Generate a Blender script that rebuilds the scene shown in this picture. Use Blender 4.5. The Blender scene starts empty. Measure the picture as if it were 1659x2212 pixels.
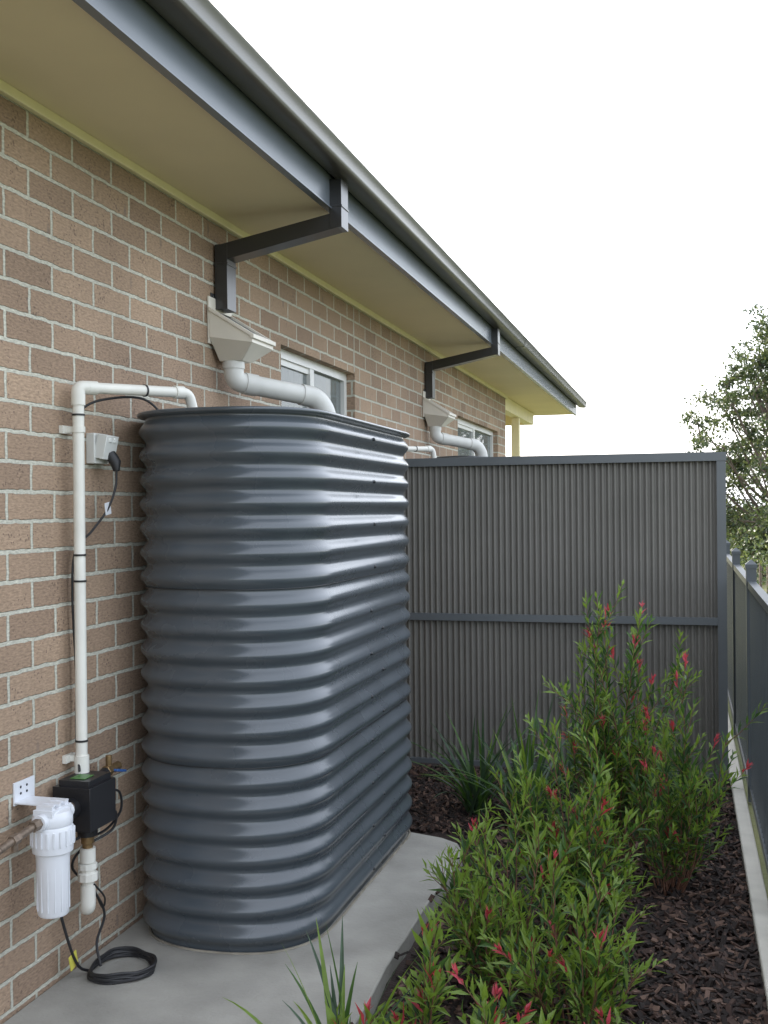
import bpy, math, random
from mathutils import Vector, Matrix, noise, Quaternion
random.seed(7)
R=math.radians
scene=bpy.context.scene
scene.view_settings.view_transform='Standard'
scene.view_settings.look='None'
scene.view_settings.exposure=0

# ---------------------------------------------------------------- materials
def newmat(name):
    m=bpy.data.materials.new(name); m.use_nodes=True
    nt=m.node_tree; b=nt.nodes['Principled BSDF']
    return m,nt,b
def mat(name,col,rough=.5,metal=0,var=.12,scale=8,bump=0,bscale=60,spec=.5,coat=0,col2=None,rvar=0):
    m,nt,b=newmat(name)
    N=nt.nodes;L=nt.links
    g=N.new('ShaderNodeNewGeometry')
    n=N.new('ShaderNodeTexNoise'); n.inputs['Scale'].default_value=scale; n.inputs['Detail'].default_value=5
    L.new(g.outputs['Position'],n.inputs['Vector'])
    r=N.new('ShaderNodeMapRange'); r.inputs[1].default_value=.3;r.inputs[2].default_value=.7
    L.new(n.outputs['Fac'],r.inputs[0])
    mx=N.new('ShaderNodeMix'); mx.data_type='RGBA'
    c1=[c*(1-var) for c in col]; c2=[min(1,c*(1+var)) for c in (col2 or col)]
    mx.inputs[6].default_value=(*c1,1); mx.inputs[7].default_value=(*c2,1)
    L.new(r.outputs[0],mx.inputs[0]); L.new(mx.outputs[2],b.inputs['Base Color'])
    b.inputs['Roughness'].default_value=rough
    if rvar:
        rr=N.new('ShaderNodeMapRange'); rr.inputs[3].default_value=rough-rvar; rr.inputs[4].default_value=rough+rvar
        L.new(r.outputs[0],rr.inputs[0]); L.new(rr.outputs[0],b.inputs['Roughness'])
    b.inputs['Metallic'].default_value=metal
    b.inputs['Specular IOR Level'].default_value=spec
    b.inputs['Coat Weight'].default_value=coat
    b.inputs['Coat Roughness'].default_value=.2
    if bump:
        n2=N.new('ShaderNodeTexNoise'); n2.inputs['Scale'].default_value=bscale; n2.inputs['Detail'].default_value=8
        L.new(g.outputs['Position'],n2.inputs['Vector'])
        bp=N.new('ShaderNodeBump'); bp.inputs['Strength'].default_value=bump; bp.inputs['Distance'].default_value=.01
        L.new(n2.outputs['Fac'],bp.inputs['Height']); L.new(bp.outputs[0],b.inputs['Normal'])
    return m

def brick_mat():
    m,nt,b=newmat('brickwork'); N=nt.nodes;L=nt.links
    g=N.new('ShaderNodeNewGeometry')
    s=N.new('ShaderNodeSeparateXYZ'); L.new(g.outputs['Position'],s.inputs[0])
    a=N.new('ShaderNodeMath'); a.operation='ADD'; L.new(s.outputs['X'],a.inputs[0]); L.new(s.outputs['Y'],a.inputs[1])
    a2=N.new('ShaderNodeMath'); a2.operation='ADD'; a2.inputs[1].default_value=20.05; L.new(a.outputs[0],a2.inputs[0])
    z2=N.new('ShaderNodeMath'); z2.operation='ADD'; z2.inputs[1].default_value=8.6+.0; L.new(s.outputs['Z'],z2.inputs[0])
    c=N.new('ShaderNodeCombineXYZ'); L.new(a2.outputs[0],c.inputs[0]); L.new(z2.outputs[0],c.inputs[1])
    nw=N.new('ShaderNodeTexNoise'); nw.inputs['Scale'].default_value=28; nw.inputs['Detail'].default_value=3
    L.new(c.outputs[0],nw.inputs['Vector'])
    sub=N.new('ShaderNodeVectorMath'); sub.operation='SUBTRACT'; sub.inputs[1].default_value=(.5,.5,.5); L.new(nw.outputs['Color'],sub.inputs[0])
    sc=N.new('ShaderNodeVectorMath'); sc.operation='SCALE'; sc.inputs['Scale'].default_value=.010; L.new(sub.outputs[0],sc.inputs[0])
    ad=N.new('ShaderNodeVectorMath'); ad.operation='ADD'; L.new(c.outputs[0],ad.inputs[0]); L.new(sc.outputs[0],ad.inputs[1])
    br=N.new('ShaderNodeTexBrick'); br.inputs['Scale'].default_value=1
    br.inputs['Brick Width'].default_value=.24; br.inputs['Row Height'].default_value=.086
    br.inputs['Mortar Size'].default_value=.0070; br.inputs['Mortar Smooth'].default_value=.25
    br.inputs['Bias'].default_value=0
    br.inputs['Color1'].default_value=(.405,.288,.200,1); br.inputs['Color2'].default_value=(.285,.198,.138,1)
    br.inputs['Mortar'].default_value=(.53,.52,.44,1)
    L.new(ad.outputs[0],br.inputs['Vector'])
    mp=N.new('ShaderNodeMapping'); mp.inputs['Scale'].default_value=(60,170,1); L.new(c.outputs[0],mp.inputs[0])
    n1=N.new('ShaderNodeTexNoise'); n1.inputs['Scale'].default_value=1; n1.inputs['Detail'].default_value=5; L.new(mp.outputs[0],n1.inputs['Vector'])
    r1=N.new('ShaderNodeMapRange'); r1.inputs[1].default_value=.3;r1.inputs[2].default_value=.7;r1.inputs[3].default_value=.74;r1.inputs[4].default_value=1.22; L.new(n1.outputs['Fac'],r1.inputs[0])
    n2=N.new('ShaderNodeTexVoronoi'); n2.inputs['Scale'].default_value=75; L.new(c.outputs[0],n2.inputs['Vector'])
    n3=N.new('ShaderNodeTexNoise'); n3.inputs['Scale'].default_value=9; L.new(c.outputs[0],n3.inputs['Vector'])
    th=N.new('ShaderNodeMapRange'); th.inputs[1].default_value=.45; th.inputs[2].default_value=.7; th.inputs[3].default_value=.08; th.inputs[4].default_value=.34; L.new(n3.outputs['Fac'],th.inputs[0])
    lt=N.new('ShaderNodeMath'); lt.operation='LESS_THAN'; L.new(n2.outputs['Distance'],lt.inputs[0]); L.new(th.outputs[0],lt.inputs[1])
    ml=N.new('ShaderNodeMix'); ml.data_type='RGBA'; ml.blend_type='MULTIPLY'; ml.inputs[0].default_value=1
    L.new(br.outputs['Color'],ml.inputs[6]); L.new(r1.outputs[0],ml.inputs[7])
    inv=N.new('ShaderNodeMath'); inv.operation='SUBTRACT'; inv.inputs[0].default_value=1; L.new(br.outputs['Fac'],inv.inputs[1])
    fm=N.new('ShaderNodeMath'); fm.operation='MULTIPLY'; L.new(lt.outputs[0],fm.inputs[0]); L.new(inv.outputs[0],fm.inputs[1])
    fm2=N.new('ShaderNodeMath'); fm2.operation='MULTIPLY'; fm2.inputs[1].default_value=.6; L.new(fm.outputs[0],fm2.inputs[0])
    m2=N.new('ShaderNodeMix'); m2.data_type='RGBA'; m2.inputs[7].default_value=(.12,.08,.065,1)
    L.new(fm2.outputs[0],m2.inputs[0]); L.new(ml.outputs[2],m2.inputs[6])
    n4=N.new('ShaderNodeTexNoise'); n4.inputs['Scale'].default_value=1.7; n4.inputs['Detail'].default_value=5; L.new(c.outputs[0],n4.inputs['Vector'])
    r4=N.new('ShaderNodeMapRange'); r4.inputs[1].default_value=.3;r4.inputs[2].default_value=.7;r4.inputs[3].default_value=.86;r4.inputs[4].default_value=1.1; L.new(n4.outputs['Fac'],r4.inputs[0])
    m3=N.new('ShaderNodeMix'); m3.data_type='RGBA'; m3.blend_type='MULTIPLY'; m3.inputs[0].default_value=1
    L.new(m2.outputs[2],m3.inputs[6]); L.new(r4.outputs[0],m3.inputs[7])
    mp5=N.new('ShaderNodeMapping'); mp5.inputs['Scale'].default_value=(9,3.5,1); L.new(c.outputs[0],mp5.inputs[0])
    n5=N.new('ShaderNodeTexVoronoi'); n5.inputs['Scale'].default_value=1.0; L.new(mp5.outputs[0],n5.inputs['Vector'])
    l5=N.new('ShaderNodeMapRange'); l5.inputs[1].default_value=.04; l5.inputs[2].default_value=.13; l5.inputs[3].default_value=.6; l5.inputs[4].default_value=0; L.new(n5.outputs['Distance'],l5.inputs[0])
    f5=N.new('ShaderNodeMath'); f5.operation='MULTIPLY'; L.new(l5.outputs[0],f5.inputs[0]); L.new(inv.outputs[0],f5.inputs[1])
    m5=N.new('ShaderNodeMix'); m5.data_type='RGBA'; m5.inputs[7].default_value=(.14,.12,.11,1); L.new(f5.outputs[0],m5.inputs[0]); L.new(m3.outputs[2],m5.inputs[6])
    L.new(m5.outputs[2],b.inputs['Base Color'])
    b.inputs['Roughness'].default_value=.9
    h=N.new('ShaderNodeMath'); h.operation='MULTIPLY_ADD'; h.inputs[1].default_value=.35; L.new(n1.outputs['Fac'],h.inputs[0]); L.new(inv.outputs[0],h.inputs[2])
    h2=N.new('ShaderNodeMath'); h2.operation='SUBTRACT'; L.new(h.outputs[0],h2.inputs[0]); L.new(fm2.outputs[0],h2.inputs[1])
    bp=N.new('ShaderNodeBump'); bp.inputs['Strength'].default_value=.9; bp.inputs['Distance'].default_value=.007
    L.new(h2.outputs[0],bp.inputs['Height']); L.new(bp.outputs[0],b.inputs['Normal'])
    return m

def leafmat(name,col,tr=.35,var=.25):
    m=mat(name,col,rough=.42,var=var,scale=25,spec=.4)
    nt=m.node_tree;N=nt.nodes;L=nt.links;b=N['Principled BSDF']
    t=N.new('ShaderNodeBsdfTranslucent'); t.inputs['Color'].default_value=(min(1,col[0]*1.8),min(1,col[1]*1.8),col[2]*1.1,1)
    mx=N.new('ShaderNodeMixShader'); mx.inputs[0].default_value=tr
    L.new(b.outputs[0],mx.inputs[1]); L.new(t.outputs[0],mx.inputs[2]); L.new(mx.outputs[0],N['Material Output'].inputs[0])
    return m

M_brick=brick_mat()
M_soffit=mat('soffit_paint',(.84,.73,.50),.65,var=.04,scale=2,bump=.05,bscale=120)
M_trim=mat('cream_trim',(.85,.79,.50),.5,var=.04)
M_dark=mat('dark_colorbond',(.034,.034,.035),.28,var=.08,scale=3,coat=.3)
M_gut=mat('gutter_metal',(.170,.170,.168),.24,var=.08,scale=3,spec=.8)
M_gutshade=mat('gutter_underside_shade',(.090,.080,.070),.35,var=.12,scale=5)  # same gutter paint, darkened so the underside's shade is in the colour
M_fascia=mat('fascia_metal',(.135,.158,.185),.26,var=.08,scale=3,spec=.7)
M_tank=mat('tank_steel',(.068,.082,.096),.28,var=.09,scale=4,coat=.5,bump=.015,bscale=30,rvar=.04)
M_tanktop=mat('tank_lid',(.035,.04,.045),.4,var=.1)
M_bolt=mat('bolt',(.02,.022,.025),.4)
M_screen=mat('screen_steel',(.150,.143,.128),.42,var=.08,scale=3)
M_frame=mat('screen_frame',(.095,.105,.112),.35,var=.06)
M_fence=mat('fence_paint',(.06,.07,.078),.35,var=.08)
M_pvc=mat('pvc_white',(.74,.73,.67),.35,var=.05,scale=12)
M_pvcg=mat('pvc_grey',(.60,.60,.57),.4,var=.05,scale=12)
M_cream=mat('rainhead_cream',(.72,.68,.60),.45,var=.05)
M_mesh=mat('gutter_mesh',(.25,.25,.24),.5,metal=.4,bump=.6,bscale=300)
M_white=mat('plastic_white',(.72,.74,.78),.3,var=.03)
M_grey=mat('outlet_grey',(.68,.69,.66),.4,var=.04)
M_black=mat('black_plastic',(.015,.015,.017),.35,var=.1)
M_cable=mat('cable_rubber',(.018,.018,.02),.5)
M_green=mat('green_label',(.06,.17,.04),.4)
M_brass=mat('brass',(.30,.20,.10),.4,metal=.8,var=.2,scale=60)
M_copper=mat('aged_copper',(.22,.17,.13),.5,metal=.6,var=.25,scale=60)
M_blue=mat('blue_handle',(.03,.10,.30),.4)
M_yellow=mat('yellow_tag',(.65,.60,.10),.5)
M_conc=mat('concrete',(.30,.29,.26),.85,var=.22,scale=4,bump=.25,bscale=90)
M_seal=mat('sealant',(.26,.235,.19),.85,var=.3,scale=14)
M_conc2=mat('concrete_pale',(.50,.48,.42),.85,var=.1,scale=9,bump=.2,bscale=90)
M_winfr=mat('window_frame',(.72,.72,.70),.35,var=.03)
M_blind=mat('blind',(.60,.57,.50),.8,var=.05)
M_roof=mat('roof_steel',(.09,.10,.105),.4,var=.06)
m,nt,b=newmat('window_glass'); b.inputs['Base Color'].default_value=(.25,.28,.28,1); b.inputs['Roughness'].default_value=.02; b.inputs['Alpha'].default_value=.6; b.inputs['IOR'].default_value=1.6
M_glass=m
M_mulch=mat('mulch_soil',(.026,.016,.013),.95,var=.4,scale=40,bump=1,bscale=90)
M_chips=[mat('mulch_chip_a',(.048,.026,.019),.85,var=.3,scale=30),mat('mulch_chip_b',(.018,.012,.010),.9,var=.3,scale=30),mat('mulch_chip_c',(.12,.072,.052),.85,var=.3,scale=30)]
M_grass=mat('grass',(.075,.10,.035),.95,var=.35,scale=.6,bump=.8,bscale=25,col2=(.13,.13,.05))
M_hill=mat('hill',(.09,.12,.08),1,var=.3,scale=.02)
M_stem=mat('stem',(.16,.075,.045),.7,var=.2,scale=50)
M_l1=leafmat('leaf_dark',(.032,.070,.024))
M_l2=leafmat('leaf_mid',(.060,.125,.030))
M_l3=leafmat('leaf_light',(.15,.23,.040))
M_l4=leafmat('leaf_red',(.42,.050,.075),tr=.25)
M_l5=leafmat('leaf_strap',(.045,.080,.045),.2)
M_bark=mat('bark',(.13,.10,.08),.9,var=.3,scale=10,bump=.6,bscale=20)
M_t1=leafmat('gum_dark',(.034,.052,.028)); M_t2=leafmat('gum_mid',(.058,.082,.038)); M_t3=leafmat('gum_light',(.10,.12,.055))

# ---------------------------------------------------------------- mesh builder
OFF=Vector((0,0,0))
class MB:
    def __init__(s): s.v=[];s.f=[];s.m=[]
    def add(s,vs,fs,m=0):
        o=len(s.v); s.v+= [tuple(p) for p in vs]
        for f in fs: s.f.append(tuple(i+o for i in f)); s.m.append(m)
    def box(s,a,b,m=0,rot=None,skip=()):
        x0,y0,z0=a;x1,y1,z1=b
        vs=[Vector(p) for p in((x0,y0,z0),(x1,y0,z0),(x1,y1,z0),(x0,y1,z0),(x0,y0,z1),(x1,y0,z1),(x1,y1,z1),(x0,y1,z1))]
        if rot is not None:
            c=sum(vs,Vector())/8; vs=[c+rot@(p-c) for p in vs]
        fs=[(0,3,2,1),(4,5,6,7),(0,1,5,4),(1,2,6,5),(2,3,7,6),(3,0,4,7)]
        s.add(vs,[f for i,f in enumerate(fs) if i not in skip],m)
    def tube(s,path,r,m=0,seg=12,cap=True):
        path=[Vector(p) for p in path]; n=len(path)
        rs=r if isinstance(r,(list,tuple)) else [r]*n
        t0=(path[1]-path[0]).normalized()
        up=Vector((0,0,1)) if abs(t0.z)<.9 else Vector((1,0,0))
        side=t0.cross(up).normalized(); vs=[]
        for i in range(n):
            t=((path[min(i+1,n-1)]-path[i]).normalized()+(path[i]-path[max(i-1,0)]).normalized())
            if t.length<1e-6: t=path[min(i+1,n-1)]-path[max(i-1,0)]
            t.normalize()
            side=(side-t*side.dot(t)).normalized(); o=t.cross(side)
            for k in range(seg):
                a=2*math.pi*k/seg; vs.append(path[i]+(side*math.cos(a)+o*math.sin(a))*rs[i])
        fs=[(i*seg+k,i*seg+(k+1)%seg,(i+1)*seg+(k+1)%seg,(i+1)*seg+k) for i in range(n-1) for k in range(seg)]
        if cap: fs+=[tuple(range(seg))[::-1],tuple((n-1)*seg+k for k in range(seg))]
        s.add(vs,fs,m)
    def lathe(s,prof,o,m=0,seg=32,rot=None):
        o=Vector(o);vs=[]
        for r,z in prof:
            for k in range(seg):
                a=2*math.pi*k/seg; p=Vector((r*math.cos(a),r*math.sin(a),z))
                if rot is not None:p=rot@p
                vs.append(o+p)
        n=len(prof)
        fs=[(i*seg+k,i*seg+(k+1)%seg,(i+1)*seg+(k+1)%seg,(i+1)*seg+k) for i in range(n-1) for k in range(seg)]
        fs+=[tuple(range(seg))[::-1],tuple((n-1)*seg+k for k in range(seg))]
        s.add(vs,fs,m)
    def build(s,name,mats,parent=None,bevel=0,ang=35,flat=False):
        me=bpy.data.meshes.new(name); me.from_pydata([(x+OFF.x,y+OFF.y,z+OFF.z) for x,y,z in s.v] if OFF.length else s.v,[],s.f)
        for mm in mats: me.materials.append(mm)
        me.polygons.foreach_set('material_index',s.m)
        if not flat:
            me.polygons.foreach_set('use_smooth',[True]*len(s.f))
            me.set_sharp_from_angle(angle=R(ang))
        me.update()
        ob=bpy.data.objects.new(name,me); scene.collection.objects.link(ob)
        if parent: ob.parent=parent
        if bevel:
            bm=ob.modifiers.new('bevel','BEVEL'); bm.width=bevel; bm.segments=2; bm.limit_method='ANGLE'; bm.angle_limit=R(50)
        return ob
def empty(name):
    e=bpy.data.objects.new(name,None); scene.collection.objects.link(e); return e
def fillet(path,rad,n=6):
    P=[Vector(p) for p in path]; out=[P[0]]
    for i in range(1,len(P)-1):
        a=(P[i-1]-P[i]);b=(P[i+1]-P[i]); r=min(rad,a.length*.49,b.length*.49)
        A=P[i]+a.normalized()*r;B=P[i]+b.normalized()*r
        for k in range(n+1):
            t=k/n; out.append(A*(1-t)**2+P[i]*2*t*(1-t)+B*t*t)
    out.append(P[-1]); return out
def spline(P,n=8):
    P=[Vector(p) for p in P]; Q=[P[0]*2-P[1]]+P+[P[-1]*2-P[-2]]; out=[]
    for i in range(1,len(Q)-2):
        p0,p1,p2,p3=Q[i-1:i+3]
        for k in range(n):
            t=k/n; out.append(.5*((2*p1)+(p2-p0)*t+(2*p0-5*p1+4*p2-p3)*t*t+(3*p1-p0-3*p2+p3)*t**3))
    out.append(P[-1]); return out

# ---------------------------------------------------------------- house
WX=-.042
OFF=Vector((WX,.02,.028))
H=empty('brick_house')
SO=2.58; Y0=-4; YE=11.55; W1=(4.83,6.03); W2=(9.0,11.05); ZH=2.163; ZS=1.15
w=MB()
t=-.11
def wall(y0,y1,z0,z1): w.box((t,y0,z0),(0,y1,z1))
wall(Y0,W1[0],-.15,SO+.1); wall(W1[0],W1[1],-.15,ZS); wall(W1[0],W1[1],ZH,SO+.1)
wall(W1[1],W2[0],-.15,SO+.1); wall(W2[0],W2[1],-.15,ZS); wall(W2[0],W2[1],ZH,SO+.1)
wall(W2[1],YE,-.15,SO+.1)
w.box((-8,YE-.11,-.15),(t,YE,SO+.1)); w.box((-8,Y0,-.15),(t,Y0+.11,SO+.1)); w.box((-8.11,Y0,-.15),(-8,YE,SO+.1))
w.build('brick_walls',[M_brick],H,flat=True)
s=MB()
s.box((-.05,Y0-.3,SO),(.484,14.2,SO+.012),0)
s.box((-3,YE+.001,SO-.001),(-.051,14.2,SO+.011),0)
s.build('soffit',[M_soffit],H)
s=MB(); s.box((.001,Y0,SO-.032),(.022,YE+.02,SO-.001)); 
s.box((-.10,YE+.003,2.43),(.0,13.8,SO-.004)); s.box((-.10,12.6,-.1),(-.01,12.69,2.428))
s.box((-3,13.7,2.43),(-.102,13.8,SO-.004))
s.build('cream_trim',[M_trim],H,bevel=.003)
OFF=Vector((WX+.036,.02,.028))
s=MB(); s.box((.449,Y0-.3,SO-.012),(.466,14.2,2.745)); s.box((.4445,Y0-.3,SO-.018),(.474,14.2,SO-.0125))
s.build('fascia',[M_fascia],H)
gp=[(.472,2.752),(.472,2.695),(.480,2.688),(.545,2.682),(.562,2.688),(.567,2.700),(.571,2.735),(.579,2.742),(.582,2.750),(.575,2.758),(.564,2.752)]
gi=[(.562,2.750),(.560,2.705),(.552,2.694),(.482,2.698),(.476,2.704),(.476,2.752)]
pr=gp+gi; n=len(pr); s=MB(); ya,yb=Y0-.3,14.45
s.add([(x,ya,z) for x,z in pr]+[(x,yb,z) for x,z in pr],[(i,(i+1)%n,n+(i+1)%n,n+i) for i in range(n)]+[tuple(range(n,2*n)),tuple(range(n))[::-1]],0)
for i in range(4): s.m[i]=1  # back and bottom faces get the painted-shade colour
s.box((.470,yb,2.69),(.568,yb+.002,2.75)); 
for y in (2.18,8.8):
    q=[(x+(.0025 if x>.5 else 0),z-(.0025 if z<2.7 else 0)) for x,z in gp[1:]]
    s.add([(x,y,z) for x,z in q]+[(x,y+.03,z) for x,z in q],[(i,i+1,len(q)+i+1,len(q)+i) for i in range(len(q)-1)],0)
s.build('gutter',[M_gut,M_gutshade],H,ang=50)
s=MB(); zr=2.745+.4*4.6
def roofpt(x): return 2.752+ (zr-2.752)*(1-abs(x+4.1)/4.6)
yy=Y0-.35; K=240
for i in range(K+1):
    y=yy+(14.3-yy)*i/K; dz=.02*(1 if i%4==0 else 0)
    for x in(.50,-4.1,-8.7): s.v.append((x,y,roofpt(x)+dz+.004))
for i in range(K):
    for j in(0,1): s.f.append((i*3+j,i*3+j+1,i*3+3+j+1,i*3+3+j)); s.m.append(0)
for y in(yy+.05,14.19): s.add([(.45,y,2.6),(-8.6,y,2.6),(-8.6,y,2.75),(-4.1,y,zr-.02),(.45,y,2.74)],[(0,1,2,3,4)],1)
s.build('roof',[M_roof,M_soffit],H,flat=True)
OFF=Vector((WX,.02,.028))
for (a,b_) in (W1,W2):
    s=MB(); x0,x1=-.10,-.05; f=.045
    s.box((x0,a,ZH-f),(x1,b_,ZH),0); s.box((x0,a,ZS),(x1,b_,ZS+f),0)
    s.box((x0,a,ZS+f),(x1,a+f,ZH-f),0); s.box((x0,b_-f,ZS+f),(x1,b_,ZH-f),0)
    md=(a+b_)/2; s.box((x0+.003,md-.03,ZS+f),(x1-.003,md+.03,ZH-f),0)
    s.box((x0+.006,a+f,ZH-f-.03),(x1-.012,md-.03,ZH-f),0); s.box((x0+.006,a+f,ZS+f),(x1-.012,md-.03,ZS+f+.03),0)
    s.box((x0+.006,a+f,ZS+f+.03),(x1-.012,a+f+.03,ZH-f-.03),0)
    s.box((-.078,a+f,ZS+f),(-.074,b_-f,ZH-f),1)
    s.box((-.22,a-.1,ZS-.1),(-.21,b_+.1,ZH+.1),2)
    for k in range(int((b_-a)/.09)): s.box((-.205,a+k*.09,ZS-.1),(-.195,a+k*.09+.05,ZH+.1),2)
    s.build('window',[M_winfr,M_glass,M_blind],H)
s=MB(); s.box((.0005,6.012,ZH+.01),(.002,6.024,SO-.035)); s.build('control_joint',[M_conc2],H)

# ---------------------------------------------------------------- downpipes
OFF=Vector((WX,.02,.015))
def downpipe(yc):
    s=MB(); hw=.045
    s.box((.500,yc-hw,2.50),(.550,yc+hw,2.69))
    A=[(.547,2.565),(.547,2.503),(.02,2.400),(.02,2.468)]
    y0,y1=yc-hw+.002,yc+hw-.002
    s.add([(x,y0,z) for x,z in A]+[(x,y1,z) for x,z in A],[(0,1,2,3),(7,6,5,4),(0,4,5,1),(1,5,6,2),(2,6,7,3),(3,7,4,0)])
    s.box((.008,yc-hw,2.205),(.062,yc+hw,2.470))
    s.box((.005,yc-hw-.002,2.385),(.065,yc+hw+.002,2.395)); s.box((.497,yc-hw-.002,2.580),(.553,yc+hw+.002,2.588))
    s.box((.0015,yc-hw-.03,2.24),(.004,yc+hw+.03,2.27)); 
    s.lathe([(.006,0),(.006,.006)],(.004,yc-hw-.018,2.255),0,12,Matrix.Rotation(R(90),3,'Y'))
    return s.build('downpipe',[M_dark],bevel=.004)
def rain_head(yc):
    s=MB(); a,b_=yc-.11,yc+.12; xf=.195
    s.box((.002,a,2.06),(.010,b_,2.25),0)
    P=[(.010,a,2.20),(xf,a,2.085),(xf,b_,2.085),(.010,b_,2.20),
       (.010,a,2.085),(xf,a,2.055),(xf,b_,2.055),(.010,b_,2.085),
       (.025,yc-.045,1.995),(.125,yc-.045,1.995),(.125,yc+.055,1.995),(.025,yc+.055,1.995)]
    s.add(P,[(0,4,5,1),(1,5,6,2),(2,6,7,3),(3,7,4,0),(4,8,9,5),(5,9,10,6),(6,10,11,7),(7,11,8,4),(8,11,10,9)],0)
    sl=.115/(xf-.01)
    def top(x,off): return 2.20-(x-.01)*sl+off
    xe=xf+.007
    for ya,yb in((a-.006,a+.012),(b_-.012,b_+.006)):
        s.add([(.01,ya,top(.01,.006)),(xe,ya,top(xe,.006)),(xe,yb,top(xe,.006)),(.01,yb,top(.01,.006)),
               (.01,ya,top(.01,-.01)),(xe,ya,top(xe,-.01)),(xe,yb,top(xe,-.01)),(.01,yb,top(.01,-.01))],
              [(0,1,2,3),(7,6,5,4),(0,4,5,1),(1,5,6,2),(2,6,7,3),(3,7,4,0)],0)
    s.box((xf-.007,a-.007,2.070),(xf+.009,b_+.007,2.088),0)
    s.add([(.012,a+.012,top(.012,-.004)),(xf-.005,a+.012,top(xf-.005,-.004)),(xf-.005,b_-.012,top(xf-.005,-.004)),(.012,b_-.012,top(.012,-.004))],[(0,1,2,3)],1)
    return s.build('rain_head',[M_cream,M_mesh],bevel=.002)
def inlet_pipe(yc):
    s=MB(); r=.041
    A=Vector((.072,yc-.01,1.995)); B=Vector((.072,yc-.01,1.915)); C=Vector((.32,yc+.26,1.868)); D=Vector((.36,yc+.305,1.81)); E=Vector((.363,yc+.31,1.72))
    s.tube(fillet([A,B,C],.055,8),r,0,24)
    d=(C-B).normalized()
    s.tube([B+d*.045,B+d*.10],r+.004,0,24)
    s.tube([A+Vector((0,0,-.002)),A+Vector((0,0,-.03))],r+.004,0,24)
    s.tube(fillet([C-d*.06,C+d*.01,D,E],.05,6),r+.004,0,24)
    return s.build('pvc_inlet_pipe',[M_pvcg])
for i,y in enumerate((4.11,7.83)):
    downpipe(y); rain_head(y); inlet_pipe(y)

# ---------------------------------------------------------------- tanks
OFF=Vector((0,0,0))
SZ=-.015
TX,TR,TY0,TY1=.312,.326,3.53,4.50
def stadium(cx,y0,y1,r,nc=40,ns=10,e=2.4):
    pts=[]
    def se(a):
        c,s_=math.cos(a),math.sin(a)
        q=(abs(c)**e+abs(s_)**e)**(-1/e)
        return c*q*r,s_*q*r
    for k in range(nc+1): u,v=se(math.pi+math.pi*k/nc); pts.append((cx+u,y0+v))
    for k in range(1,ns): pts.append((cx+r,y0+(y1-y0)*k/ns))
    for k in range(nc+1): u,v=se(math.pi*k/nc); pts.append((cx+u,y1+v))
    for k in range(1,ns): pts.append((cx-r,y1+(y0-y1)*k/ns))
    return pts
def tank(dy):
    s=MB(); cx=TX; y0=TY0+dy; y1=TY1+dy; zb=SZ+.001; N=21; pitch=.0816; r0=TR
    prof=[]; steps=12
    for i in range(N*steps+1):
        ph=i/steps; z=zb+.012+ph*pitch
        c=math.cos(2*math.pi*ph)
        off=-.0105*c*(1.0 if c<0 else 1.15)
        if ph<7.0: off+=.002
        elif ph<14.0: off+=.001
        prof.append((r0+off,z))
    prof=[(r0-.012,zb)]+prof
    zt=prof[-1][1]
    prof+=[(r0-.009,zt+.004),(r0+.014,zt+.008),(r0+.017,zt+.013),(r0+.016,zt+.019),(r0+.010,zt+.022),(r0-.03,zt+.022),(r0-.10,zt+.028)]
    rings=[[(x,y,z) for x,y in stadium(cx,y0,y1,r)] for r,z in prof]
    n=len(rings[0]); vs=[p for rg in rings for p in rg]
    fs=[(i*n+k,i*n+(k+1)%n,(i+1)*n+(k+1)%n,(i+1)*n+k) for i in range(len(rings)-1) for k in range(n)]
    s.add(vs,fs,0); L=len(rings)-1
    s.add(rings[L],[tuple(range(n))],1)
    s.lathe([(.205,0),(.205,.012),(.19,.022),(.10,.03),(.0,.032)],(cx,y0+.12,zt+.022),1,40)
    for k in (7,14):
        z=zb+.012+k*pitch+.008
        ring=[Vector((x,y,z)) for x,y in stadium(cx,y0,y1,r0-.0075)]
        s.tube(ring+[ring[0]],.0018,2,6,False)
    X=Matrix.Rotation(R(90),3,'Y')
    for k in range(N):
        if k%2==0 or k<12:
            ym=4.02+dy+(0 if k>13 else (.10 if k%2 else -.06))
            z=zb+.012+(k+.5)*pitch
            s.lathe([(.0065,0),(.0065,.004),(.003,.008)],(cx+r0+.010,ym,z),2,8,X)
    return s.build('corrugated_water_tank',[M_tank,M_tanktop,M_bolt],ang=60)
tank(0); tank(3.72)

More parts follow.
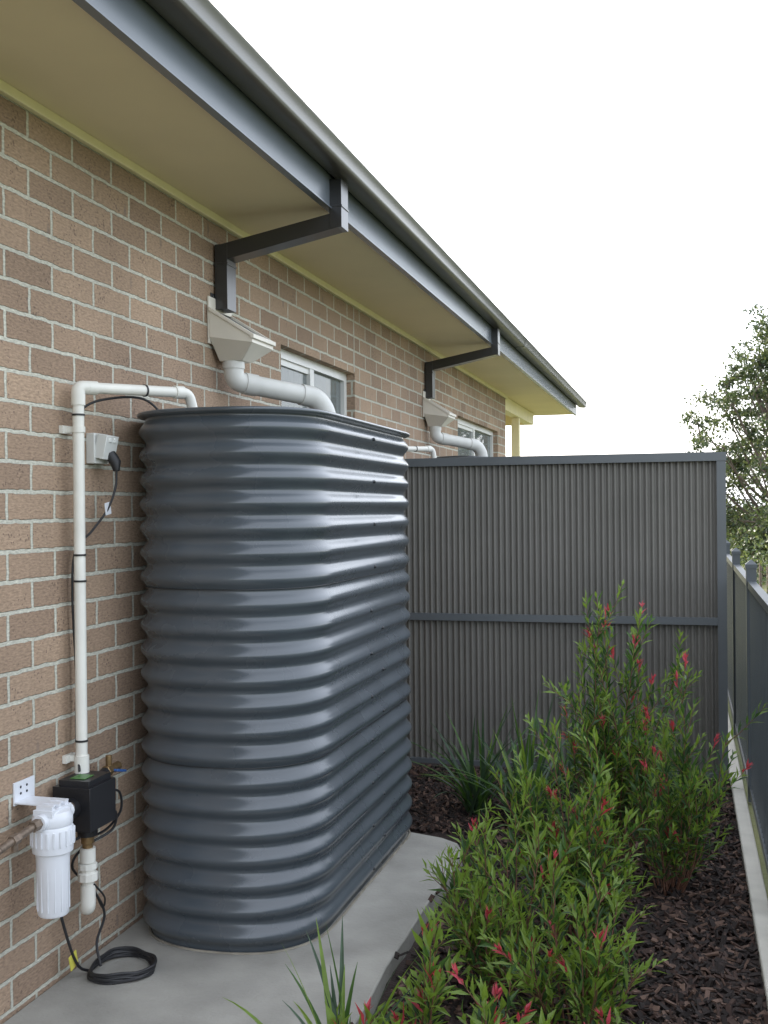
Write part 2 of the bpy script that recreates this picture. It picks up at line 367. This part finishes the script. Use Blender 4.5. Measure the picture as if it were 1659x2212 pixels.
# ---------------------------------------------------------------- supply pipe
OFF=Vector((WX,.07,0))
def supply(dy):
    s=MB(); x=.05; r=.0175; y=2.90+dy
    s.tube(fillet([(x,y,.60),(x,y,1.785),(.235,3.29+dy,1.80),(.245,3.32+dy,1.70)],.03,6),r,0,20)
    s.tube([(x,y,1.785-.055),(x,y,1.785-.02)],r+.004,0,20)
    d=(Vector((.235,3.29,1.80))-Vector((x,2.90,1.785))).normalized()
    for t0,t1 in((.03,.065),(.37,.405)):
        p=Vector((x,y,1.785)); s.tube([p+d*t0,p+d*t1],r+.004,0,20)
    s.tube(fillet([(x,y,1.75),(x,y,1.785),(x+d.x*.05,y+d.y*.05,1.787)],.03,6),r+.0035,0,20)
    for z in(1.70,1.27,1.19,.70): s.lathe([(r+.0025,-.003),(r+.0025,.003)],(x,y,z),1,20)
    s.lathe([(r+.0025,-.003),(r+.0025,.003)],Vector((x,y,1.785))+d*.25,1,20,d.to_track_quat('Z','Y').to_matrix())
    for z in(1.655,.645):
        s.box((.001,y-.03,z-.012),(.014,y+.022,z+.012),0); s.lathe([(r+.003,-.009),(r+.003,.009)],(x,y,z),0,20)
        s.box((.012,y-.006,z-.009),(.036,y+.006,z+.009),0)
    s.lathe([(r+.005,-.03),(r+.005,.03)],(x,y,.625),0,20)
    return s.build('pvc_supply_pipe',[M_pvc,M_black])
supply(0); supply(3.67)

OFF=Vector((WX,.04,-.008))
s=MB()
s.box((.001,3.055,1.565),(.030,3.145,1.662),0); s.box((.0295,3.062,1.580),(.065,3.138,1.657),0,Matrix.Rotation(R(12),3,'Y'))
s.box((.058,3.078,1.632),(.073,3.095,1.646),0); s.box((.058,3.107,1.632),(.073,3.124,1.646),0)
s.tube([(.055,3.11,1.595),(.075,3.11,1.568),(.078,3.11,1.54)],[.019,.018,.010],1,12)
s.tube(spline([(.078,3.11,1.55),(.075,3.108,1.49),(.06,3.085,1.42),(.040,3.02,1.35),(.02,2.955,1.29),(.014,2.945,1.15),(.018,2.955,.9),(.02,2.95,.72),(.06,2.90,.62)]),.0038,1,8)
s.box((.058,3.068,1.400),(.061,3.103,1.440),2,Matrix.Rotation(R(10),3,'X'))
s.build('power_outlet',[M_grey,M_cable,M_white],bevel=.004)
s=MB(); s.tube(spline([(.02,3.0,1.56),(.012,2.985,1.66),(.03,2.97,1.72),(.07,3.03,1.762),(.15,3.16,1.775),(.20,3.25,1.70)]),.004,0,8)
s.build('pump_cable',[M_cable])

OFF=Vector((WX,.07,-.015))
P=empty('pump_controller')
s=MB()
s.box((.02,2.785,.470),(.145,2.935,.600),0); s.box((.035,2.795,.598),(.135,2.925,.618),0)
s.box((.060,2.815,.6185),(.110,2.87,.6205),1)
s.tube([(.085,2.80,.54),(.085,2.73,.54)],.03,0,20)
s.lathe([(.03,.435),(.03,.47)],(.085,2.87,0),0,20)
s.tube([(.085,2.93,.585),(.085,2.98,.60)],.018,0,16)
s.tube(spline([(.12,2.93,.56),(.13,2.985,.54),(.13,2.99,.48),(.10,2.95,.43),(.05,2.90,.41)]),.004,0,8)
s.build('controller_body',[M_black,M_green],P,bevel=.01)
s=MB()
s.lathe([(.016,.395),(.016,.41),(.020,.412),(.020,.436)],(.085,2.87,0),0,16)
s.tube([(.085,2.97,.60),(.085,3.06,.605)],.014,0,14); s.tube([(.085,3.0,.60),(.085,3.0,.65)],.010,0,12); s.lathe([(.019,-.012),(.019,.012)],(.085,2.99,.602),0,6,Matrix.Rotation(R(90),3,'X'))
s.box((.095,3.0,.592),(.115,3.06,.600),1,Matrix.Rotation(R(-14),3,'X'))
s.build('brass_valve',[M_brass,M_blue],P,bevel=.002)
s=MB(); r=.0185
s.lathe([(r,.24),(r,.395),(r+.002,.395)],(.085,2.87,0),0,20)
s.lathe([(r+.005,.355),(r+.005,.398)],(.085,2.87,0),0,20)
s.lathe([(r+.003,.296),(r+.012,.300),(r+.012,.322),(r+.004,.326),(r+.004,.332),(r+.010,.335),(r+.010,.35),(r+.002,.353)],(.085,2.87,0),0,10)
s.tube(fillet([(.085,2.87,.285),(.085,2.87,.215),(.060,2.90,.205)],.03,6),r+.004,0,20)
s.build('pvc_union',[M_pvc],P)

OFF=Vector((WX,.085,-.03))
Fm=empty('water_filter')
s=MB(); o=(.115,2.62,0)
s.lathe([(.030,.297),(.040,.299),(.0435,.306),(.0465,.46),(.048,.475),(.056,.478),(.058,.50),(.058,.545),(.054,.552)],o,0,40)
s.lathe([(.054,.552),(.056,.556),(.056,.578),(.048,.592),(.02,.600),(.0,.601)],o,0,40)
for k in range(20):
    a=2*math.pi*k/20; c=Vector((.115+.0585*math.cos(a),2.62+.0585*math.sin(a),.52)); s.box(c-Vector((.003,.003,.022)),c+Vector((.003,.003,.022)),0,Matrix.Rotation(a,3,'Z'))
for k in range(14):
    a=2*math.pi*k/14; c=Vector((.115+.0445*math.cos(a),2.62+.0445*math.sin(a),.385)); s.box(c-Vector((.0015,.002,.07)),c+Vector((.0015,.002,.07)),0,Matrix.Rotation(a,3,'Z'))
s.tube([(.115,2.55,.572),(.115,2.70,.572)],.022,0,16)
s.box((.085,2.57,.585),(.145,2.67,.602),0)
for y in(2.585,2.62,2.655): s.box((.09,y-.007,.600),(.14,y+.007,.612),0)
s.box((.001,2.60,.600),(.006,2.70,.665),0); s.box((.006,2.60,.606),(.13,2.68,.610),0)
for y in(2.63,2.66):
    for z in(.630,.648): s.lathe([(.004,0),(.004,.0015)],(.0062,y,z),1,10,Matrix.Rotation(R(90),3,'Y'))
s.build('filter_housing',[M_white,M_black],Fm,bevel=.002)
s=MB()
s.tube([(.115,2.55,.572),(.115,2.52,.571)],.016,0,6); s.tube([(.115,2.53,.571),(.115,2.43,.560),(.115,2.37,.552)],.0105,0,14)
s.tube([(.115,2.455,.562),(.115,2.425,.560)],.015,0,6)
s.tube(spline([(.115,2.375,.552),(.11,2.36,.550),(.06,2.36,.549),(.0,2.36,.549)]),.010,0,12)
s.tube([(.115,2.44,.561),(.115,2.44,.530)],.009,0,12)
s.tube([(.115,2.70,.572),(.085,2.77,.565)],.013,0,12)
s.build('copper_pipe',[M_copper],Fm)

OFF=Vector((WX+.006,.05,SZ+.048))
s=MB(); pts=[]
cx,cy=.155,2.96
pts+= [(.09,2.83,.40),(.035,2.80,.36),(.025,2.81,.22),(.04,2.84,.08),(.05,2.88,-.01)]
for k in range(66):
    a=R(200)+k*R(360)/11; rr=.094+.009*math.sin(k*1.7)+.004*math.cos(k*.6); pts.append((cx+rr*math.cos(a),cy+rr*1.05*math.sin(a),-.043+.0042*(k/11)+.003*math.sin(k*2.1)))
s.tube(spline(pts,4),.0045,0,8)
s.tube(spline([(.12,2.92,.46),(.13,2.97,.44),(.11,2.98,.38),(.05,2.91,.34),(.02,2.90,.28),(.05,2.96,.20),(.07,3.00,.11),(.06,2.97,.03),(.09,2.94,-.03)]),.0042,0,8)
s.tube(spline([(.10,2.89,.24),(.10,2.95,.18),(.05,3.02,.12),(.03,3.0,.19),(.03,2.93,.25)]),.003,0,8)
s.box((.04,2.845,-.01),(.043,2.885,.035),1,Matrix.Rotation(R(15),3,'X'))
s.build('cable_coil',[M_cable,M_yellow])
OFF=Vector((0,0,0))

# ---------------------------------------------------------------- screen
s=MB(); X0,X1=.03,1.965; pitch=.0335; n=int((X1-X0)/pitch*10); ys=6.105
vs=[];zb,zt=-.03,1.645
for i in range(n+1):
    x=X0+(X1-X0)*i/n; q=math.sin(2*math.pi*i/10)
    for z in(zb,zt): vs.append((x,ys+.0085*q,z))
s.add(vs,[(2*i,2*i+2,2*i+3,2*i+1) for i in range(n)],0)
s.box((X0,6.075,1.645),(2.015,6.135,1.692),1); s.box((X1,6.078,-.1),(2.012,6.132,1.6445),1); s.box((-.0+.002,6.078,-.1),(X0-.001,6.132,1.6445),1)
s.box((X0,6.072,.765),(X1-.001,6.092,.805),1); s.box((X0,6.076,-.055),(X1-.001,6.13,-.03),1)
s.build('corrugated_privacy_screen',[M_screen,M_frame],ang=60)

# ---------------------------------------------------------------- picket fence
s=MB(); fx=2.122
for y in (.8,2.48,4.15,5.83,7.51,9.2,10.9,12.6):
    s.box((fx-.025,y-.025,-.1),(fx+.025,y+.025,1.09),0)
    s.box((fx-.029,y-.029,1.085),(fx+.029,y+.029,1.105),0)
    s.add([(fx-.029,y-.029,1.105),(fx+.029,y-.029,1.105),(fx+.029,y+.029,1.105),(fx-.029,y+.029,1.105),(fx,y,1.13)],[(0,1,4),(1,2,4),(2,3,4),(3,0,4)],0)
ye=12.6;y=.8
s.box((fx-.019,y,.985),(fx+.019,ye,1.02),0); s.box((fx-.019,y,-.06),(fx+.019,ye,-.02),0)
y+=.07
while y<ye:
    s.box((fx-.012,y-.012,-.02),(fx+.012,y+.012,.985),0,skip=(0,1)); y+=.075
s.build('picket_fence',[M_fence])

# ---------------------------------------------------------------- ground
def sheet(name,poly,z,h,mats,bevel=.006,parent=None):
    n=len(poly); s=MB()
    s.add([(x,y,z) for x,y in poly]+[(x,y,z-h) for x,y in poly],[tuple(range(n))]+[(i,i+n,(i+1)%n+n,(i+1)%n) for i in range(n)],0)
    return s.build(name,mats,bevel=bevel)
ed=[(.905+.010*math.sin(y*3.1)+.004*math.sin(y*11),y) for y in [i*.25-.5 for i in range(20)]]
sheet('concrete_slab',[(WX+.002,-.5)]+ed+[(.90,4.42),(.86,4.52),(.78,4.58),(.72,4.60),(WX+.002,4.84)],SZ,.15,[M_conc])
sheet('concrete_slab',[(WX+.002,6.6),(.89,6.6),(.89,8.8),(WX+.002,8.8)],SZ,.15,[M_conc])
s=MB()
ring=[Vector((x+.004*noise.noise(Vector((x*9,y*9,0))),y+.004*noise.noise(Vector((x*9,y*9,4))),SZ+.0005)) for x,y in stadium(TX+.004,TY0,TY1,TR-.006,36,10)]
s.tube(ring+[ring[0]],.005,0,6,False)
s.build('sealant_bead',[M_seal])
sheet('concrete_edging',[(2.02,-.5),(2.082,-.5),(2.082,13),(2.02,13)],-.045,.1,[M_conc2])
s=MB(); G=[-600,-300,-150,-80,-40,-20,-10,-5,0,5,10,20,40,80,150,300,600]
for y in G:
    for x in G: 
        d=math.hypot(x,y); s.v.append((x,y,-.115 if d<12 else -.115-.02*(min(d,150)-12)))
n=len(G)
for j in range(n-1):
    for i in range(n-1): s.f.append((j*n+i,j*n+i+1,(j+1)*n+i+1,(j+1)*n+i)); s.m.append(0)
s.build('ground',[M_grass])
s=MB(); K=90
for i in range(K+1):
    a=R(-70+170*i/K); d=480
    hgt=3+5*noise.noise(Vector((i*.09,3,0)))+2*noise.noise(Vector((i*.4,7,0)))
    for q,hh in((.8,-8),(1,hgt),(1.15,-8)): s.v.append((d*q*math.sin(a),d*q*math.cos(a),hh-4))
for i in range(K):
    for j in(0,1): s.f.append((i*3+j,i*3+j+1,i*3+3+j+1,i*3+3+j)); s.m.append(0)
s.build('hill',[M_hill])
# mulch
s=MB(); nx,ny=60,220; xa,xb,ya,yb=.82,2.03,.4,6.6
for j in range(ny+1):
    for i in range(nx+1):
        x=xa+(xb-xa)*i/nx; y=ya+(yb-ya)*j/ny
        s.v.append((x,y,-.076+.012*noise.noise(Vector((x*5,y*5,0)))+.008*noise.noise(Vector((x*22,y*22,1)))))
for j in range(ny):
    for i in range(nx): s.f.append((j*(nx+1)+i,j*(nx+1)+i+1,(j+1)*(nx+1)+i+1,(j+1)*(nx+1)+i)); s.m.append(0)
s.add([(.0,4.5,-.085),(.83,4.5,-.085),(.83,6.55,-.085),(.0,6.55,-.085)],[(0,1,2,3)],0)
def chip(x,y,z):
    L=random.uniform(.006,.030); W=random.uniform(.0025,.009); T=random.uniform(.0015,.004)
    rot=Matrix.Rotation(random.uniform(0,6.28),3,'Z')@Matrix.Rotation(random.gauss(0,.45),3,'Y')@Matrix.Rotation(random.gauss(0,.5),3,'X')
    s.box((x-L,y-W,z-T),(x+L,y+W,z+T),1+random.choice((0,0,1,1,1,2)),rot,skip=(0,))
for k in range(14000):
    x=random.uniform(.82,2.015); y=random.uniform(2.2,6.08) 
    if x<.93 and y<4.62:
        if random.random()<.96 or x<.88: continue
        z=SZ+.004
    else: z=-.074+random.uniform(-.002,.012)
    chip(x,y,z)
for k in range(3500): chip(random.uniform(.1,.84),random.uniform(4.86,6.07),-.080+random.uniform(0,.012))
s.build('mulch_bed',[M_mulch]+M_chips,flat=True)

# ---------------------------------------------------------------- plants
def rv(): return Vector((random.gauss(0,1),random.gauss(0,1),random.gauss(0,1))).normalized()
def leaf(s,b,d,L,W,m):
    d=d.normalized(); up=Vector((0,0,1))+rv()*.6; side=d.cross(up).normalized(); nrm=side.cross(d)
    dr=nrm*(-.12*L)
    c=b+d*L*.45; s.add([b,c+side*W+nrm*W*.4,b+d*L+dr,c-side*W+nrm*W*.4,c],[(0,4,1),(0,3,4),(1,4,2),(4,3,2)],m)
def shoot(s,p,d,L,lf,lw,red,tone,sp=.0125,rad=.0025):
    pts=[p]; n=max(4,int(L/.03)); st=L/n; d=d.normalized()
    for i in range(n):
        d=(d+rv()*.09+Vector((0,0,.07))).normalized(); p=p+d*st; pts.append(p)
    s.tube(pts,[rad*(1-.7*i/n) for i in range(n+1)],0,4,False)
    tot=int(L/sp); ga=random.uniform(0,6)
    for i in range(tot):
        f=(i+1)/tot
        if f<.15: continue
        idx=min(n-1,int(f*n)); q=f*n-idx; pp=pts[idx].lerp(pts[idx+1],q); dd=(pts[idx+1]-pts[idx]).normalized()
        ga+=2.4; a=dd.orthogonal().normalized(); a=Matrix.Rotation(ga,3,dd)@a
        ld=dd*(.6+.5*f)+a*(.95-.45*f)+Vector((0,0,.1))
        tipd=L*(1-f)
        if red and tipd<.04: m=4
        elif tipd<.07: m=3 if random.random()<tone+.25 else 2
        else: m=random.choices((1,2,3),(.4,.45,.35*tone*2))[0]
        leaf(s,pp,ld,lf*random.uniform(.75,1.15)*(.55 if tipd<.03 else 1),lw*random.uniform(.8,1.2)*(.8 if m==4 else 1),m)
    if red:
        for q in range(5): leaf(s,pts[-1],dd*1.3+rv()*.6,.034,.0032,4)
    return pts
def shrub(x,y,h,spread,nst,redp=.3,tone=.5,lf=.068,lw=.0062,z0=-.075,name='bottlebrush_shrub',extra=()):
    s=MB()
    stems=[(random.uniform(0,6.28),math.sqrt(random.random()),1.0) for k in range(nst)]
    for k,(a,o,hf) in enumerate(stems):
        L=h*random.choice((.5,.62,.75,.88,1.05))*(1.08-.3*o)
        d=Vector((math.cos(a)*o*spread/h*.85,math.sin(a)*o*spread/h*.85,1))
        base=Vector((x+.06*math.cos(a)*o,y+.06*math.sin(a)*o,z0))
        pts=shoot(s,base,d,L,lf,lw,random.random()<redp,tone,sp=.015,rad=.0035)
        for j in range(random.randint(2,6)):
            i=random.randint(int(len(pts)*.2),len(pts)-2)
            dd=(pts[i+1]-pts[i]).normalized(); a2=random.uniform(0,6.28)
            sd=Matrix.Rotation(a2,3,dd)@dd.orthogonal().normalized()
            shoot(s,pts[i],dd*.9+sd*.8,h*random.uniform(.12,.32),lf*.9,lw,random.random()<redp*.5,tone,sp=.012,rad=.0018)
    for (dx,dz,L) in extra:
        pts=shoot(s,Vector((x,y,z0)),Vector((dx,-.05,dz)),L,lf,lw,random.random()<.6,tone,sp=.015,rad=.0035)
        for j in range(7):
            i=random.randint(int(len(pts)*.35),len(pts)-3); dd=(pts[i+1]-pts[i]).normalized()
            sd=Matrix.Rotation(random.uniform(0,6.28),3,dd)@dd.orthogonal().normalized()
            shoot(s,pts[i],dd*1.1+sd*.6,random.uniform(.1,.24),lf*.9,lw,random.random()<.25,tone,sp=.012,rad=.0018)
    return s.build(name,[M_stem,M_l1,M_l2,M_l3,M_l4],flat=True)
shrub(1.50,4.62,.90,.46,30,.18,.5,extra=((-.27,1,1.04),(-.22,1,.95),(.04,1,1.10),(.10,1,1.04),(.24,1,1.0)))
shrub(1.72,4.30,.74,.42,22,.2,.5,extra=((.30,1,.84),))
shrub(1.44,3.75,.70,.46,32,.14,.65,lf=.072)
shrub(1.25,3.28,.56,.36,26,.12,.75,lf=.074)
shrub(1.50,3.05,.48,.34,22,.14,.7,lf=.074)
shrub(1.68,2.78,.28,.14,5,.4,.6)
shrub(1.12,2.76,.40,.14,6,.5,.9,lf=.08,lw=.008)
shrub(1.36,2.62,.34,.16,7,.5,.7,lf=.075,lw=.008)
shrub(1.02,2.50,.24,.12,5,.3,1.0,lf=.085,lw=.010)
def strappy(x,y,h,n,w=.008,name='strappy_grass_plant',z0=-.075,light=0):
    s=MB()
    for k in range(n):
        a=random.uniform(0,6.28); L=h*random.uniform(.6,1.25); out=random.uniform(.1,.75)
        d=Vector((math.cos(a)*out,math.sin(a)*out,1)).normalized(); p=Vector((x+random.gauss(0,.025),y+random.gauss(0,.025),z0)); side=d.cross(Vector((math.cos(a),math.sin(a),.1))).normalized()
        if side.length<.1: side=Vector((1,0,0))
        n2=9; vs=[]
        for i in range(n2+1):
            f=i/n2; ww=w*(1-f**2.5)*(.6+.8*min(f*3,1)*.5)+.0004
            vs+= [p-side*ww+Vector((0,0,ww*.5)),p,p+side*ww+Vector((0,0,ww*.5))]
            d=(d+Vector((math.cos(a)*.12*out,math.sin(a)*.12*out,-.16*out*(.4+f)))).normalized(); p=p+d*L/n2
        fs=[]
        for i in range(n2): fs+=[(3*i,3*i+1,3*i+4,3*i+3),(3*i+1,3*i+2,3*i+5,3*i+4)]
        s.add(vs,fs,random.choices((0,1,2),(.6,.3,.1+light))[0])
    return s.build(name,[M_l5,M_l2,M_l3],flat=True)
strappy(.82,5.20,.50,60,.009)
strappy(1.08,5.00,.54,70,.009)
strappy(1.75,5.35,.40,40)
strappy(.95,2.60,.36,44,.009,light=.2)
strappy(1.2,5.7,.35,30)

# ---------------------------------------------------------------- trees
def leafball(s,c,cs,n,ls,tone):
    for k in range(n):
        o=rv()*(random.random()**.45)*cs; o.z*=.6; p=c+o
        dd=rv(); dd.z-=.3
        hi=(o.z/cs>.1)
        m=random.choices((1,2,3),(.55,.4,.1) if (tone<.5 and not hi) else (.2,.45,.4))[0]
        dd.normalize(); sd=dd.cross(rv()).normalized(); L=ls*random.uniform(.6,1.2)
        s.add([p,p+dd*L*.5+sd*L*.22,p+dd*L,p+dd*L*.5-sd*L*.22],[(0,1,2,3)],m)
def tree(name,x,y,z0,h,cr,ncl=70,leafs=150,ls=.12,seed=1):
    random.seed(seed); s=MB()
    P=[Vector((x,y,z0))]; d=Vector((.02,0,1))
    for i in range(9): d=(d+rv()*.1).normalized(); P.append(P[-1]+d*h*.9/9)
    s.tube(P,[.03*h*(1-.1*i) for i in range(10)],0,9,False)
    for k in range(ncl):
        f=(k+.5)/ncl; zc=z0+h*(.12+.88*f)
        env=cr*(.75+.5*math.sin(math.pi*min(1,f*1.05))) *(1-max(0,f-.6)*1.5)
        a=k*2.4+random.uniform(-.5,.5); rad=env*random.uniform(.35,1.0)
        c=Vector((x+rad*math.cos(a),y+rad*math.sin(a),zc+random.uniform(-.3,.3)))
        i=max(0,min(8,int(f*8-1))); q0=P[i]; mid=(q0+c)*.5+Vector((0,0,-.15*rad))+rv()*.15
        s.tube(spline([q0,mid,c],4),[.008*h*(1-.09*j) for j in range(9)],0,5,False)
        cs=cr*random.uniform(.17,.29); tone=random.random()
        leafball(s,c,cs,int(leafs*random.uniform(.6,1.3)),ls,tone)
        for q in range(3):
            c2=c+rv()*cs*1.1; s.tube([c,c2],[.0025*h,.001*h],0,4,False)
            leafball(s,c2,cs*.55,int(leafs*.35),ls,tone)
    return s.build(name,[M_bark,M_t1,M_t2,M_t3],flat=True)
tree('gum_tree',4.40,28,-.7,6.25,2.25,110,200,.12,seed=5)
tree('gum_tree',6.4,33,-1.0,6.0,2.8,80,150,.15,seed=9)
random.seed(21); s=MB()
for k in range(60):
    a=R(random.uniform(-18,40)); d=random.uniform(60,140); c=Vector((d*math.sin(a),d*math.cos(a),-2.0)); hh=random.uniform(2.6,5)
    s.tube([c,c+Vector((0,0,hh*.6))],.12,0,5)
    for j in range(170):
        o=rv()*random.random()**.4; p=c+Vector((o.x*hh*.7,o.y*hh*.6,hh*.5+o.z*hh*.45)); dd=rv()*.32; sd=rv()*.26
        s.add([p-dd,p+sd,p+dd,p-sd],[(0,1,2,3)],random.choice((1,1,2,2,3)))
s.build('distant_trees',[M_bark,M_t1,M_t2,M_t3],flat=True)
s=MB()
for k in range(34):
    y=17+k*.45+random.uniform(-.3,.3); x=2.9+random.uniform(0,2.4)*(y/20); hh=random.uniform(.9,1.5)
    c=Vector((x,y,-.3+hh*.45)); s.tube([Vector((x,y,-.5)),c],.03,0,5)
    leafball(s,c,hh*.85,300,.09,random.random())
s.build('hedge',[M_bark,M_t1,M_t2,M_t3],flat=True)

# ---------------------------------------------------------------- light
az=R(-42); el=R(27)
sd=Vector((math.sin(az)*math.cos(el),math.cos(az)*math.cos(el),math.sin(el)))
w_=bpy.data.worlds.new('World'); scene.world=w_; w_.use_nodes=True
nt=w_.node_tree; N=nt.nodes; L=nt.links; bg=N['Background']
sk=N.new('ShaderNodeTexSky'); sk.sky_type='NISHITA'; sk.sun_disc=False; sk.sun_elevation=el; sk.sun_rotation=az
sk.dust_density=4; sk.air_density=1.0; sk.ozone_density=1
hz=N.new('ShaderNodeMix'); hz.data_type='RGBA'; hz.blend_type='ADD'; hz.inputs[0].default_value=1; hz.inputs[7].default_value=(11.8,12.4,13.5,1)
L.new(sk.outputs[0],hz.inputs[6]); L.new(hz.outputs[2],bg.inputs['Color']); bg.inputs['Strength'].default_value=.15
sl=bpy.data.lights.new('sun','SUN'); sl.energy=4.8; sl.angle=R(.5); sl.color=(1,.94,.84)
so=bpy.data.objects.new('sun',sl); scene.collection.objects.link(so); so.rotation_euler=sd.to_track_quat('Z','Y').to_euler(); so.location=(0,0,20)

# ---------------------------------------------------------------- camera
cam=bpy.data.cameras.new('camera'); co=bpy.data.objects.new('camera',cam); scene.collection.objects.link(co)
cam.sensor_fit='VERTICAL'; cam.sensor_height=36; cam.lens=2350/2212*36; cam.clip_end=3000; cam.clip_start=.05
yaw=R(15.46); pitch=R(-.12); roll=R(-.55)
fw=Vector((-math.sin(yaw)*math.cos(pitch),math.cos(yaw)*math.cos(pitch),math.sin(pitch)))
q=fw.to_track_quat('-Z','Y'); co.rotation_mode='QUATERNION'
co.rotation_quaternion=q@Quaternion((0,0,1),roll)
co.location=(1.80,0,1.40)
scene.camera=co
